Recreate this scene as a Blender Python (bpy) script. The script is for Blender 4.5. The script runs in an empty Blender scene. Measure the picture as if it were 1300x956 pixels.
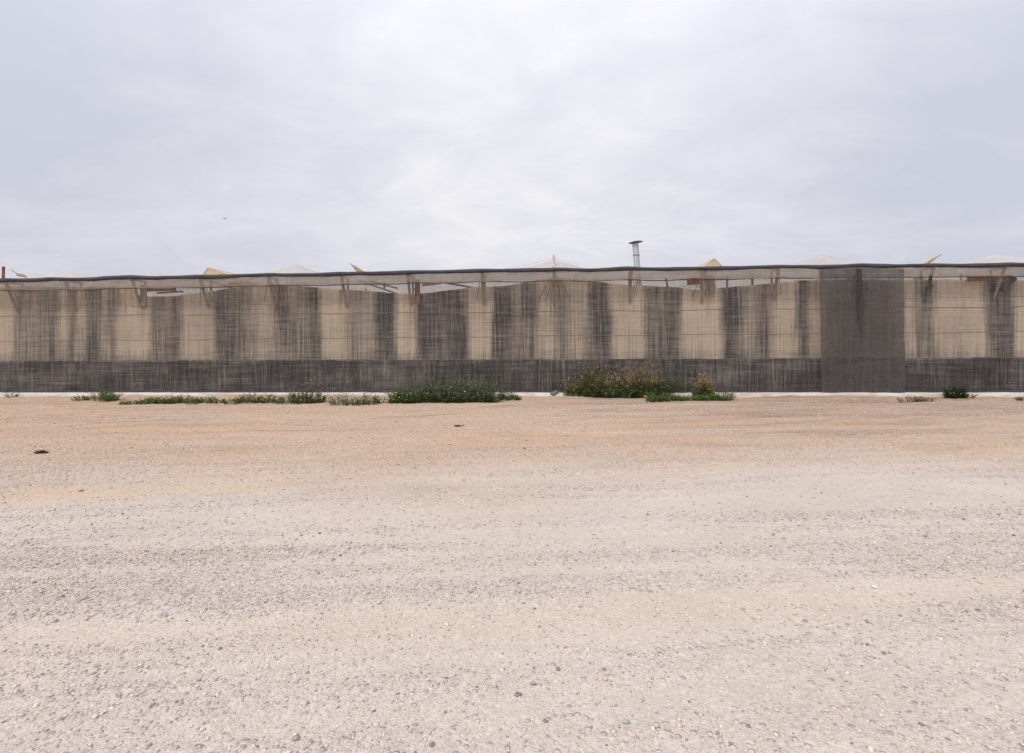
import bpy, math, random
import numpy as np
from mathutils import Matrix, Vector

random.seed(7)
rng = np.random.default_rng(11)
scene = bpy.context.scene
col = scene.collection
R = math.radians

# ------------------------------------------------------------------ camera
CAM = Vector((0.0, -16.3, 1.6))
YAW, ROLL = R(2.86), R(-0.26)
cd = bpy.data.cameras.new('camera')
cam = bpy.data.objects.new('camera', cd)
col.objects.link(cam)
MC = Matrix.Rotation(YAW, 4, 'Z') @ Matrix.Rotation(R(90), 4, 'X') @ Matrix.Rotation(ROLL, 4, 'Z')
cam.matrix_world = Matrix.Translation(CAM) @ MC
cd.sensor_width = 36; cd.lens = 18
cd.shift_y = -(478 - 440) / 1300.0
cd.clip_start = 0.05; cd.clip_end = 4000
scene.camera = cam
M3 = MC.to_3x3()

def ray(px, py):
    return M3 @ Vector(((px - 650) / 650.0, -(py - 440) / 650.0, -1.0))

def on_wall(px, py, Y=0.0):
    """point of the upright plane y = Y that the photo shows at (px, py)"""
    d = ray(px, py); t = (Y - CAM.y) / d.y
    p = CAM + d * t
    return p

def on_ground(px, py, z=0.0):
    d = ray(px, py); t = (z - CAM.z) / d.z
    return CAM + d * t

# ------------------------------------------------------------------ helpers
def tag(o, label=None, cat=None, group=None, kind=None):
    if label: o['label'] = label
    if cat: o['category'] = cat
    if group: o['group'] = group
    if kind: o['kind'] = kind
    return o

def empty(name, loc=(0, 0, 0), rz=0):
    o = bpy.data.objects.new(name, None); col.objects.link(o)
    o.location = loc; o.rotation_euler = (0, 0, rz); o.empty_display_size = 0.2
    return o

def link_mesh(name, verts, faces, mat, parent=None, smooth=False, origin=None):
    me = bpy.data.meshes.new(name)
    V = np.asarray(verts, dtype=np.float32)
    o = bpy.data.objects.new(name, me); col.objects.link(o)
    if origin is not None:
        V = V - np.asarray(origin, dtype=np.float32)
    if parent is not None:
        o.parent = parent
        off = np.array(parent.location, dtype=np.float32)
        if origin is None: V = V - off
        else: o.location = Vector(origin) - Vector(parent.location)
    elif origin is not None:
        o.location = origin
    if isinstance(faces, np.ndarray):
        n, k = faces.shape
        me.vertices.add(len(V)); me.vertices.foreach_set('co', V.ravel())
        me.loops.add(n * k); me.loops.foreach_set('vertex_index', faces.astype(np.int32).ravel())
        me.polygons.add(n)
        me.polygons.foreach_set('loop_start', np.arange(0, n * k, k, dtype=np.int32))
        me.polygons.foreach_set('loop_total', np.full(n, k, dtype=np.int32))
        me.update(calc_edges=True)
    else:
        me.from_pydata([tuple(map(float, v)) for v in V], [], faces); me.update()
    if smooth:
        me.polygons.foreach_set('use_smooth', np.ones(len(me.polygons), dtype=bool))
    me.materials.append(mat)
    return o

def vattr(o, name, arr):
    a = o.data.attributes.new(name, 'FLOAT', 'POINT')
    a.data.foreach_set('value', np.asarray(arr, dtype=np.float32).ravel())

def vcol(o, name, arr):
    a = o.data.color_attributes.new(name, 'FLOAT_COLOR', 'POINT')
    A = np.ones((len(arr), 4), dtype=np.float32); A[:, :3] = arr
    a.data.foreach_set('color', A.ravel())

def grid_faces(nx, ny):
    """verts indexed j*nx+i"""
    i, j = np.meshgrid(np.arange(nx - 1), np.arange(ny - 1))
    a = (j * nx + i).ravel()
    return np.stack([a, a + 1, a + nx + 1, a + nx], axis=1)

# value noise in numpy
_T = np.random.default_rng(5).random((256, 256))
def vnoise(x, y, seed=0):
    x = np.asarray(x, dtype=np.float64) + seed * 37.13; y = np.asarray(y, dtype=np.float64) + seed * 11.7
    xi = np.floor(x).astype(int); yi = np.floor(y).astype(int)
    fx = x - xi; fy = y - yi
    fx = fx * fx * (3 - 2 * fx); fy = fy * fy * (3 - 2 * fy)
    g = lambda a, b: _T[a % 256, b % 256]
    return ((g(xi, yi) * (1 - fx) + g(xi + 1, yi) * fx) * (1 - fy)
            + (g(xi, yi + 1) * (1 - fx) + g(xi + 1, yi + 1) * fx) * fy)
def fbm(x, y, seed=0, octv=4):
    s = 0; a = 0.5; t = 0
    for k in range(octv):
        s = s + a * vnoise(x * 2 ** k, y * 2 ** k, seed + k); t += a; a *= 0.5
    return s / t

def tube(pts, rad, seg=8):
    """round bar through pts; rad a number or a list"""
    pts = [Vector(p) for p in pts]
    if not hasattr(rad, '__len__'): rad = [rad] * len(pts)
    V = []; F = []
    for i, p in enumerate(pts):
        d = (pts[min(i + 1, len(pts) - 1)] - pts[max(i - 1, 0)]).normalized()
        up = Vector((0, 0, 1)) if abs(d.z) < 0.9 else Vector((0, 1, 0))
        a = d.cross(up).normalized(); b = d.cross(a).normalized()
        for k in range(seg):
            t = 2 * math.pi * k / seg
            V.append(tuple(p + (a * math.cos(t) + b * math.sin(t)) * rad[i]))
    for i in range(len(pts) - 1):
        for k in range(seg):
            k2 = (k + 1) % seg
            F.append((i * seg + k, i * seg + k2, (i + 1) * seg + k2, (i + 1) * seg + k))
    F.append(tuple(range(seg - 1, -1, -1)))
    n = len(pts) - 1
    F.append(tuple(n * seg + k for k in range(seg)))
    return V, F

def bar(p, q, w, h, up=Vector((0, 0, 1)), bev=0.15, w2=None, h2=None):
    """chamfered rectangular bar from p to q (octagonal section)"""
    p = Vector(p); q = Vector(q); d = (q - p).normalized()
    if abs(d.dot(up)) > 0.95: up = Vector((0, 1, 0))
    a = d.cross(up).normalized(); b = a.cross(d).normalized()
    V = []; F = []
    for e, (c, ww, hh) in enumerate(((p, w, h), (q, w2 or w, h2 or h))):
        x, y = ww / 2, hh / 2; cx = min(ww, hh) * bev
        for (u, v) in ((-x + cx, -y), (x - cx, -y), (x, -y + cx), (x, y - cx), (x - cx, y), (-x + cx, y), (-x, y - cx), (-x, -y + cx)):
            V.append(tuple(c + a * u + b * v))
    for k in range(8):
        k2 = (k + 1) % 8
        F.append((k, k2, 8 + k2, 8 + k))
    F.append(tuple(range(7, -1, -1))); F.append(tuple(range(8, 16)))
    return V, F

def merge(*parts):
    V = []; F = []
    for v, f in parts:
        o = len(V); V += list(v); F += [tuple(i + o for i in g) for g in f]
    return V, F

# ------------------------------------------------------------------ materials
class N:
    def __init__(s, name):
        s.m = bpy.data.materials.new(name); s.m.use_nodes = True
        s.t = s.m.node_tree; s.t.nodes.clear()
        s.out = s.t.nodes.new('ShaderNodeOutputMaterial')
    def node(s, typ, **kw):
        n = s.t.nodes.new(typ)
        for k, v in kw.items(): setattr(n, k, v)
        return n
    def set(s, n, inp, v):
        if isinstance(v, bpy.types.NodeSocket): s.t.links.new(v, n.inputs[inp])
        else: n.inputs[inp].default_value = v
    def coord(s, scale=(1, 1, 1)):
        tc = s.node('ShaderNodeTexCoord'); mp = s.node('ShaderNodeMapping')
        s.t.links.new(tc.outputs['Object'], mp.inputs[0]); mp.inputs['Scale'].default_value = scale
        return mp.outputs[0]
    def noise(s, scale, vec=None, detail=4, rough=0.55, dist=0):
        n = s.node('ShaderNodeTexNoise')
        n.inputs['Scale'].default_value = scale; n.inputs['Detail'].default_value = detail
        n.inputs['Roughness'].default_value = rough; n.inputs['Distortion'].default_value = dist
        if vec is not None: s.t.links.new(vec, n.inputs['Vector'])
        return n.outputs['Fac']
    def ramp(s, fac, stops, interp='LINEAR'):
        n = s.node('ShaderNodeValToRGB'); n.color_ramp.interpolation = interp
        e = n.color_ramp.elements
        while len(e) < len(stops): e.new(0.5)
        for k, (p, c) in enumerate(stops):
            e[k].position = p
            e[k].color = (c, c, c, 1) if not hasattr(c, '__len__') else (*c, 1)
        s.t.links.new(fac, n.inputs[0]); return n.outputs['Color']
    def mix(s, fac, a, b, mode='MIX'):
        n = s.node('ShaderNodeMix', data_type='RGBA', blend_type=mode)
        s.set(n, 0, fac)
        for k, v in ((6, a), (7, b)):
            s.set(n, k, (*v, 1) if isinstance(v, tuple) else v)
        return n.outputs[2]
    def math(s, op, a, b=None, clamp=False):
        n = s.node('ShaderNodeMath', operation=op); n.use_clamp = clamp
        s.set(n, 0, a)
        if b is not None: s.set(n, 1, b)
        return n.outputs[0]
    def attr(s, name, out='Fac'):
        n = s.node('ShaderNodeAttribute'); n.attribute_name = name
        return n.outputs[out]
    def bump(s, h, strength=0.3, dist=0.01):
        n = s.node('ShaderNodeBump'); n.inputs['Strength'].default_value = strength
        n.inputs['Distance'].default_value = dist
        s.t.links.new(h, n.inputs['Height']); return n.outputs[0]
    def bsdf(s, color, rough=0.8, normal=None, metal=0.0, spec=0.3):
        n = s.node('ShaderNodeBsdfPrincipled')
        s.set(n, 'Base Color', (*color, 1) if isinstance(color, tuple) else color)
        s.set(n, 'Roughness', rough); s.set(n, 'Metallic', metal); s.set(n, 'Specular IOR Level', spec)
        if normal is not None: s.t.links.new(normal, n.inputs['Normal'])
        return n.outputs[0]
    def shade(s, a, b, fac):
        n = s.node('ShaderNodeMixShader'); s.set(n, 0, fac)
        s.t.links.new(a, n.inputs[1]); s.t.links.new(b, n.inputs[2]); return n.outputs[0]
    def done(s, sh):
        s.t.links.new(sh, s.out.inputs['Surface']); return s.m

def simple(name, c1, c2, scale=6, rough=0.85, metal=0.0, bump=0.2, bd=0.01, stretch=(1, 1, 1), spec=0.3):
    m = N(name); v = m.coord(stretch)
    f = m.noise(scale, v, 6, 0.65)
    c = m.mix(m.ramp(f, [(0.3, 0.0), (0.7, 1.0)]), c1, c2)
    g = m.noise(scale * 6, v, 3)
    c = m.mix(0.25, c, m.ramp(g, [(0.3, 0.25), (0.7, 0.9)]), 'OVERLAY')
    return m.done(m.bsdf(c, rough, m.bump(f, bump, bd), metal, spec))

# net: woven plastic mesh, holes let most light through
def net_material(name, lo, hi, c_dark, c_pale, opa, opb, coarse=1.0):
    m = N(name)
    vs = m.coord((11, 1, 0.16)); hs = m.coord((0.28, 1, 11)); mac = m.coord((1, 1, 1))
    a = m.noise(2.0 * coarse, vs, 5, 0.7)            # bunched uprights of the weave
    a2 = m.noise(5.0, vs, 2, 0.6)
    b = m.noise(2.0, hs, 4, 0.7)            # weft bands
    b2 = m.noise(5.5, hs, 2, 0.6)
    d = m.noise(0.5, mac, 5, 0.6)
    dens = m.math('ADD', m.math('MULTIPLY', a, 0.8), m.math('MULTIPLY', b, 0.75))
    dens = m.math('ADD', dens, m.math('MULTIPLY', d, 0.6))
    dens = m.math('MULTIPLY', dens, 0.465)
    op = m.ramp(dens, [(lo, opa), (hi, opb)])
    a3 = m.noise(7.0, m.coord((4, 1, 0.06)), 3, 0.7)
    pale = m.ramp(m.math('MAXIMUM', m.math('MAXIMUM', a2, a3), m.math('SUBTRACT', b2, 0.02)), [(0.54, 0.0), (0.78, 1.0)])
    c = m.mix(pale, c_dark, c_pale)
    tr = m.node('ShaderNodeBsdfTransparent').outputs[0]
    df = m.node('ShaderNodeBsdfDiffuse'); m.set(df, 'Color', c)
    tl = m.node('ShaderNodeBsdfTranslucent'); m.set(tl, 'Color', c)
    thread = m.shade(df.outputs[0], tl.outputs[0], 0.3)
    opf = m.math('ADD', op, m.math('MULTIPLY', pale, 0.2), clamp=True)
    return m.done(m.shade(tr, thread, opf))

M_net = net_material('woven_mesh', 0.41, 0.59, (0.17, 0.153, 0.143), (0.64, 0.60, 0.55), 0.08, 0.42)
M_valance = net_material('folded_mesh', 0.40, 0.60, (0.285, 0.235, 0.19), (0.36, 0.305, 0.255), 0.60, 0.86)
M_dense = net_material('dense_mesh', 0.42, 0.58, (0.125, 0.113, 0.108), (0.19, 0.175, 0.165), 0.50, 0.93, 0.35)
M_hem = simple('rolled_mesh', (0.03, 0.03, 0.037), (0.08, 0.077, 0.082), 3, 0.8, bump=0.5, bd=0.02, stretch=(0.6, 1, 6))
M_strip = simple('dark_strip_mesh', (0.022, 0.019, 0.019), (0.06, 0.053, 0.05), 3, 0.9, stretch=(5, 1, 0.5))
M_wire = simple('stained_wire', (0.09, 0.08, 0.075), (0.16, 0.14, 0.13), 8, 0.7)
M_wood = simple('weathered_timber', (0.22, 0.17, 0.12), (0.36, 0.285, 0.21), 5, 0.9, stretch=(6, 6, 0.7))
M_dark = simple('blackened_timber', (0.018, 0.017, 0.017), (0.05, 0.045, 0.04), 5, 0.8)
M_rust = simple('rusty_iron', (0.15, 0.045, 0.028), (0.26, 0.12, 0.08), 7, 0.8, bump=0.5)
M_galv = simple('galvanised_sheet', (0.40, 0.41, 0.44), (0.52, 0.53, 0.56), 4, 0.5, 0.35, stretch=(3, 3, 0.8), spec=0.5)
M_cap = simple('weathered_cap_metal', (0.14, 0.11, 0.10), (0.30, 0.27, 0.25), 6, 0.6, 0.4)
M_conc = simple('pale_concrete', (0.40, 0.33, 0.265), (0.66, 0.60, 0.53), 1.6, 0.95, bump=0.5, bd=0.02, stretch=(0.5, 1, 2))

def film(name, c1, c2, opac, tl=0.5, sc=1.2):
    m = N(name); f = m.noise(sc, m.coord((1, 1, 1)), 5, 0.6)
    c = m.mix(m.ramp(f, [(0.35, 0.0), (0.65, 1.0)]), c1, c2)
    df = m.node('ShaderNodeBsdfDiffuse'); m.set(df, 'Color', c)
    tn = m.node('ShaderNodeBsdfTranslucent'); m.set(tn, 'Color', c)
    tr = m.node('ShaderNodeBsdfTransparent').outputs[0]
    s = m.shade(df.outputs[0], tn.outputs[0], tl)
    return m.done(m.shade(tr, s, m.ramp(f, [(0.3, max(opac - .12, 0)), (0.7, min(opac + .1, 1))])))
M_roof = film('whitish_roof_mesh', (0.72, 0.69, 0.66), (0.80, 0.78, 0.76), 0.42)
M_vent = film('dusty_tan_film', (0.70, 0.56, 0.39), (0.80, 0.66, 0.48), 0.88, 0.35)

M_gap_film = film('hazy_gap_film', (0.42, 0.36, 0.30), (0.60, 0.54, 0.48), 0.52, 0.5, 2.0)  # for the film added to dim the eave gap

# inner plastic wall: tan dusty film with darker upright bands (attribute)
m = N('banded_tan_film')
st = m.attr('dark_band')
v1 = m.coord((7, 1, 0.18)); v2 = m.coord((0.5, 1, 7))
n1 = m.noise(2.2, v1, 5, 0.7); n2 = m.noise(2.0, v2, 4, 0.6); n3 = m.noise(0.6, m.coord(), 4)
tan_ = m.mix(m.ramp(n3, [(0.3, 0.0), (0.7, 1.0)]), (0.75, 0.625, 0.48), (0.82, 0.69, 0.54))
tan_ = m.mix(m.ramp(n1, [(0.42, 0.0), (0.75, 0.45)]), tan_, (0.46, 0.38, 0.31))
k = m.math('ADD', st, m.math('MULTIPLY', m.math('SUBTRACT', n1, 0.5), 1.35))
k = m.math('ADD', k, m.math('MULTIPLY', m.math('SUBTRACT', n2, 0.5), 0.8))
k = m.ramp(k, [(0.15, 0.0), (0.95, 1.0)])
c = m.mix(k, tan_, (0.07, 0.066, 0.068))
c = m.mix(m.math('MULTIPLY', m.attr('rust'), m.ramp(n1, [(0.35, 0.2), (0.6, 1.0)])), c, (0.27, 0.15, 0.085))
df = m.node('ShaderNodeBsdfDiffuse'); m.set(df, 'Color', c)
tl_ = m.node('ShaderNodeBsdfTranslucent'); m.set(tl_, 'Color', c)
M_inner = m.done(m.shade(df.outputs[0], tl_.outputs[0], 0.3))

m = N('dark_skirt_film')
n1 = m.noise(2.0, m.coord((5, 1, 0.4)), 5, 0.7); n2 = m.noise(2.2, m.coord((0.3, 1, 8)), 5, 0.7)
f = m.math('ADD', m.math('MULTIPLY', n1, 0.5), m.math('MULTIPLY', n2, 0.5))
f = m.math('ADD', f, m.math('MULTIPLY', m.math('SUBTRACT', m.noise(0.55, m.coord((1, 1, 1.6)), 4, 0.6), 0.5), 0.55))
c = m.ramp(f, [(0.36, (0.016, 0.013, 0.013)), (0.5, (0.055, 0.047, 0.044)), (0.62, (0.16, 0.14, 0.128)), (0.72, (0.30, 0.265, 0.24))])
M_skirt = m.done(m.bsdf(c, 0.85, None, 0, 0.2))

# ------------------------------------------------------------------ ground
ca, sa = math.cos(YAW), math.sin(YAW)
def cam_xy(x, y):
    dx = x - CAM.x; dy = y - CAM.y
    return dx * ca + dy * sa, -dx * sa + dy * ca        # across, ahead

def ground_fields(x, y):
    """soil (0..1), gravel cover (0..1) and track polish for world positions"""
    X, D = cam_xy(x, y)
    warp = (fbm(X * 0.18, D * 0.35, 3) - 0.5) * 1.1
    s = D - 0.095 * X + 0.012 * np.minimum(X, 0) ** 2 * 0.5 + warp * np.clip(D / 6, 0.35, 1.6)
    soil = 1 / (1 + np.exp(-(s - 7.0 + (fbm(X * 0.7, D * 1.2, 9) - .5) * 2.2) * 1.3))
    def band(c, w): return np.exp(-((s - c) / w) ** 2)
    mw = (fbm(X * 0.35, s * .3, 101) - .5) * .5
    def line(c, w): return np.exp(-((s + mw - c) / w) ** 2) * np.clip(fbm(X * .5, s * 0 + c, 102) * 3 - .8, 0, 1)
    tracks = np.clip(sum(line(c, w) for c, w in ((6.7, .10), (5.6, .09), (5.3, .08), (4.4, .07), (4.2, .06), (3.5, .06), (2.6, .05), (2.45, .05))) * .75 + band(6.15, .28) * .8 + band(4.95, .26) + band(3.95, .16) * .6 + band(3.0, .22) + band(2.25, 0.12) * .5 + band(1.4, .3) + band(-0.5, .5), 0, 1)
    rough = fbm(X * 0.45, D * 1.1, 21)
    lat = fbm(X * 0.22 + 7, D * 0.5, 33)
    stripes = fbm(X * 0.25, s * 2.3, 45)
    fine = fbm(X * 0.3, s * 5.5, 46, 3)
    g = 0.50 + (rough - .5) * .6 + (lat - .5) * .45 + (stripes - .5) * 0.8 + (fine - .5) * 1.0 - tracks * 0.5
    g = g + (fbm(X * 1.3, D * 2.6, 77) - .5) * 0.6 + (vnoise(X * .5, s * 7, 78) - .5) * 0.35
    g = g + 0.22 * np.clip((np.abs(X) - 1.2) / 3, 0, 1) * (D < 5)
    gravel = np.clip(g, 0.02, 1.0)
    return soil, gravel, tracks, s, X, D

def ground_z(x, y):
    x = np.asarray(x, float); y = np.asarray(y, float)
    soil, gravel, tracks, s, X, D = ground_fields(x, y)
    near = np.clip((60 - np.hypot(x, y + 10)) / 30, 0, 1)
    z = (fbm(X * 0.4, D * 0.9, 51) - .5) * 0.07 - tracks * 0.012
    z = z + (fbm(X * 0.5, s * 3.2, 61) - .5) * 0.085 * soil            # ruts pressed into the soil strip
    z = z + (fbm(x * 3, y * 3, 71, 3) - .5) * 0.014
    z = z * near
    berm = np.exp(-((y + 0.62) / 0.32) ** 2) * (0.015 + 0.30 * np.clip(fbm(x * 0.6, y * 0, 81, 5) - 0.38, 0, 1) + 0.03 * np.clip(-x / 10, 0, 1)) * near
    z = z + berm
    flat = np.clip((-0.55 - y) / 0.25, 0, 1)                          # level below the wall and inside it
    return np.where(y > -0.3, -0.01, z)

def axis(lo, f0, f1, hi, step, grow=1.22):
    a = list(np.arange(f0, f1 + step / 2, step))
    p, d = f1, step
    while p < hi: d *= grow; p += d; a.append(p)
    p, d = f0, step
    while p > lo: d *= grow; p -= d; a.insert(0, p)
    return np.array(a)
gx = axis(-1500, -19, 19, 1500, 0.06); gy = axis(-1500, -15.2, -0.2, 1500, 0.045)
GX, GY = np.meshgrid(gx, gy)
x = GX.ravel(); y = GY.ravel()
soil, gravel, tracks, s_, X_, D_ = ground_fields(x, y)
V = np.stack([x, y, ground_z(x, y)], 1)

m = N('dusty_gravel_ground')
vo = m.coord()
so = m.attr('soil'); gr = m.attr('gravel')
n_big = m.noise(0.7, vo, 5, 0.6); n_mid = m.noise(9, vo, 5, 0.65); n_fin = m.noise(55, vo, 3, 0.7)
pale = m.mix(m.ramp(n_big, [(0.35, 0.0), (0.65, 1.0)]), (0.50, 0.43, 0.36), (0.55, 0.475, 0.405))
gray = m.mix(m.ramp(n_mid, [(0.35, 0.0), (0.65, 1.0)]), (0.40, 0.35, 0.315), (0.51, 0.45, 0.40))
road = m.mix(m.ramp(gr, [(0.15, 0.0), (0.75, 0.85)]), pale, gray)
rt = m.attr('rut')
earth = m.mix(m.ramp(rt, [(0.30, 0.0), (0.62, 1.0)]), (0.20, 0.108, 0.055), (0.49, 0.295, 0.16))
er_ = m.attr('dry')
earth = m.mix(er_, earth, (0.56, 0.42, 0.31))
earth = m.mix(m.ramp(m.noise(1.1, m.coord((0.4, 1.6, 1)), 5, 0.7), [(0.35, 0.0), (0.7, 1.0)]), earth, (0.44, 0.275, 0.16))
road = m.mix(m.attr('sand'), road, (0.55, 0.40, 0.26))
base = m.mix(so, road, earth)
# pebbles pressed into the surface
vor = m.node('ShaderNodeTexVoronoi'); vor.inputs['Scale'].default_value = 30; m.t.links.new(vo, vor.inputs['Vector'])
vor.inputs['Randomness'].default_value = 1.0
peb = m.ramp(vor.outputs['Distance'], [(0.28, 1.0), (0.48, 0.0)])
wn = m.node('ShaderNodeSeparateColor'); m.t.links.new(vor.outputs['Color'], wn.inputs[0])
keep = m.math('LESS_THAN', wn.outputs[0], m.math('ADD', m.math('MULTIPLY', gr, 0.75), m.math('MULTIPLY', so, 0.45)))
pc = m.ramp(wn.outputs[1], [(0.0, (0.26, 0.22, 0.20)), (0.2, (0.36, 0.33, 0.33)), (0.55, (0.56, 0.50, 0.45)), (0.85, (0.70, 0.62, 0.54)), (1.0, (0.55, 0.38, 0.26))])
base = m.mix(m.math('MULTIPLY', m.math('MULTIPLY', peb, keep), 0.62), base, pc)
vor2 = m.node('ShaderNodeTexVoronoi'); vor2.inputs['Scale'].default_value = 85; m.t.links.new(vo, vor2.inputs['Vector'])
w2 = m.node('ShaderNodeSeparateColor'); m.t.links.new(vor2.outputs['Color'], w2.inputs[0])
base = m.mix(m.math('MULTIPLY', m.math('ADD', gr, 0.25, True), 0.28), base, m.ramp(w2.outputs[0], [(0, (0.30, 0.26, 0.23)), (1, (0.80, 0.72, 0.64))]))
base = m.mix(0.16, base, m.ramp(n_fin, [(0.3, 0.1), (0.7, 0.9)]), 'OVERLAY')
spk = m.noise(17, m.coord((1, 1, 1)), 4, 0.75); spk2 = m.noise(34, vo, 2, 0.6)
dk = m.ramp(m.math('ADD', m.math('MULTIPLY', spk, .5), m.math('MULTIPLY', spk2, .5)), [(0.36, 1.0), (0.47, 0.0)])
base = m.mix(m.math('MULTIPLY', dk, m.math('ADD', m.math('MULTIPLY', gr, 0.38), m.math('MULTIPLY', so, 0.42))), base, (0.24, 0.19, 0.16))
lt = m.ramp(m.math('ADD', m.math('MULTIPLY', spk, .4), m.math('MULTIPLY', spk2, .6)), [(0.54, 0.0), (0.66, 0.55)])
base = m.mix(lt, base, (0.66, 0.585, 0.52))
h = m.math('ADD', m.math('MULTIPLY', m.math('MULTIPLY', peb, keep), 0.9), m.math('MULTIPLY', n_fin, 0.8))
h = m.math('ADD', h, m.math('MULTIPLY', n_mid, 0.9))
h = m.math('ADD', h, m.math('MULTIPLY', vor2.outputs['Distance'], -0.5))
M_ground = m.done(m.bsdf(base, 0.95, m.bump(h, 0.9, 0.011), 0, 0.15))
g = link_mesh('ground', V, grid_faces(len(gx), len(gy)), M_ground, smooth=True)
g.data.validate()
tag(g, 'pale dusty gravel yard with tan rutted soil towards the wall', 'ground', kind='structure')
vattr(g, 'dry', .55 * np.clip(fbm(X_ * .4, s_ * 1.5, 95) * 3 - 1.2, 0, 1) * np.exp(-((D_ - 10) / 3.5) ** 2)); vattr(g, 'sand', 0.55 * np.exp(-((s_ - 6.2) / .35) ** 2) * np.clip(1.15 - (X_ + 5) / 9, 0, 1) * (fbm(X_ * .5, s_ * 2, 91) > .42) + .22 * np.exp(-((s_ - 2.9) / .3) ** 2)); vattr(g, 'soil', soil); vattr(g, 'gravel', gravel)
dark_right = np.clip((X_ + 1) / 9, 0, 1) * np.exp(-((D_ - 13.2) / 3.0) ** 2)
vattr(g, 'rut', fbm(X_ * 0.35, s_ * 3.0, 61) * 1.0 + 0.12 - 0.42 * dark_right + (fbm(X_ * 0.9, s_ * 7.0, 62) - .5) * .5)

# loose stones
ICO_V = np.array([(0, 0, 1), (.894, 0, .447), (.276, .851, .447), (-.724, .526, .447), (-.724, -.526, .447), (.276, -.851, .447),
                  (.724, .526, -.447), (-.276, .851, -.447), (-.894, 0, -.447), (-.276, -.851, -.447), (.724, -.526, -.447), (0, 0, -1)])
ICO_F = np.array([(0, 1, 2), (0, 2, 3), (0, 3, 4), (0, 4, 5), (0, 5, 1), (1, 6, 2), (2, 7, 3), (3, 8, 4), (4, 9, 5), (5, 10, 1),
                  (6, 7, 2), (7, 8, 3), (8, 9, 4), (9, 10, 5), (10, 6, 1), (11, 7, 6), (11, 8, 7), (11, 9, 8), (11, 10, 9), (11, 6, 10)])
def stones(name, px, py, size, colour, sink=0.35, mat=None, flat=0.55, origin=None):
    n = len(px)
    P = ICO_V[None] * (1 + (rng.random((n, 12, 1)) - .5) * 0.55)
    sc = np.stack([size * (0.75 + .6 * rng.random(n)), size * (0.6 + .5 * rng.random(n)), size * flat * (0.6 + .7 * rng.random(n))], 1)
    P = P * sc[:, None, :]
    t = rng.random(n) * 6.283; c, s = np.cos(t)[:, None], np.sin(t)[:, None]
    tilt = (rng.random(n) - .5)[:, None] * 0.7
    x0, y0, z0 = P[..., 0].copy(), P[..., 1].copy(), P[..., 2].copy()
    z1 = z0 + x0 * tilt
    Q = np.stack([x0 * c - y0 * s + px[:, None], x0 * s + y0 * c + py[:, None],
                  z1 + (ground_z(px, py) + sc[:, 2] * (1 - 2 * sink * (.5 + rng.random(n))))[:, None]], 2)
    F = (ICO_F[None] + (np.arange(n) * 12)[:, None, None]).reshape(-1, 3)
    o = link_mesh(name, Q.reshape(-1, 3), F, mat, origin=origin)
    vcol(o, 'stone', np.repeat(colour, 12, axis=0))
    return o
m = N('loose_stone')
c = m.attr('stone', 'Color')
nf = m.noise(70, m.coord(), 3, 0.6)
c = m.mix(0.3, c, m.ramp(nf, [(0.3, 0.2), (0.7, 0.85)]), 'OVERLAY')
M_stone = m.done(m.bsdf(c, 0.92, None, 0, 0.2))
PAL = np.array([(.58, .48, .39), (.50, .415, .34), (.63, .53, .43), (.40, .36, .34), (.33, .31, .31), (.30, .255, .225), (.46, .34, .25), (.64, .57, .50), (.22, .19, .17)])
PW = np.array([.26, .22, .18, .09, .07, .06, .05, .05, .02]); PW /= PW.sum()
def scatter(n, d0, d1, smin, smax, power, gpow):
    D = np.sqrt(rng.random(n) * (d1 ** 2 - d0 ** 2) + d0 ** 2)
    X = (rng.random(n) * 2 - 1) * (D * 1.02 + 1.2)
    wx = CAM.x + X * ca - D * sa; wy = CAM.y + X * sa + D * ca
    so, gr, tr, _, _, _ = ground_fields(wx, wy)
    k = (rng.random(n) < (0.12 + 0.88 * gr ** gpow)) & (wy < -0.7)
    wx, wy, so = wx[k], wy[k], so[k]
    size = smin + (smax - smin) * rng.random(len(wx)) ** power
    C = 0.98 * PAL[rng.choice(len(PAL), len(wx), p=PW)] * (0.85 + 0.3 * rng.random((len(wx), 1)))
    C = C * (1 - so[:, None] * 0.5) + np.array((.56, .37, .23)) * so[:, None] * 0.5
    return wx, wy, size, C
sets = [scatter(110000, 1.3, 4.2, .0025, .008, 1.6, 1.5), scatter(20000, 1.3, 5.0, .005, .015, 3.0, 1.2),
        scatter(80000, 4.0, 8.5, .004, .014, 1.8, 1.4), scatter(22000, 8.0, 15.2, .007, .024, 3.0, .7)]
wx, wy, sz, C = [np.concatenate([s[i] for s in sets]) for i in range(4)]
o = stones('loose_gravel', wx, wy, sz, C, mat=M_stone)
tag(o, 'small loose beige and grey stones strewn over the yard', 'gravel', kind='stuff')

def pebble(px, py, size, c, label, group=None):
    p = on_ground(px, py); z = float(ground_z(np.array([p.x]), np.array([p.y]))[0])
    o = stones('stone', np.array([p.x]), np.array([p.y]), np.array([size]), np.array([c]), .2, M_stone, .6, origin=(p.x, p.y, z))
    tag(o, label, 'stone', group); return o
pebble(1110, 744, .028, (.70, .65, .60), 'whitish stone lying alone in the gravel at the lower right')
pebble(628, 510, .045, (.80, .78, .74), 'small white stone in front of the widest green shrub')
pebble(708, 846, .014, (.25, .22, .2), 'dark pebble lying lowest in the gravel, right of the middle')
pebble(822, 652, .02, (.22, .2, .19), 'dark grey pebble in the gravel right of the middle')
pebble(103, 623, .022, (.24, .2, .18), 'dark brown pebble on the sandy track at the left')
pebble(666, 571, .035, (.2, .15, .12), 'brown clod on the tan soil behind the road')
pebble(865, 508, .055, (.62, .47, .34), 'tan clod under the low leaves, left of the tuft standing on its own')
pebble(820, 507, .075, (.66, .5, .37), 'larger tan clod in front of the flowering weeds')

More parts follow.
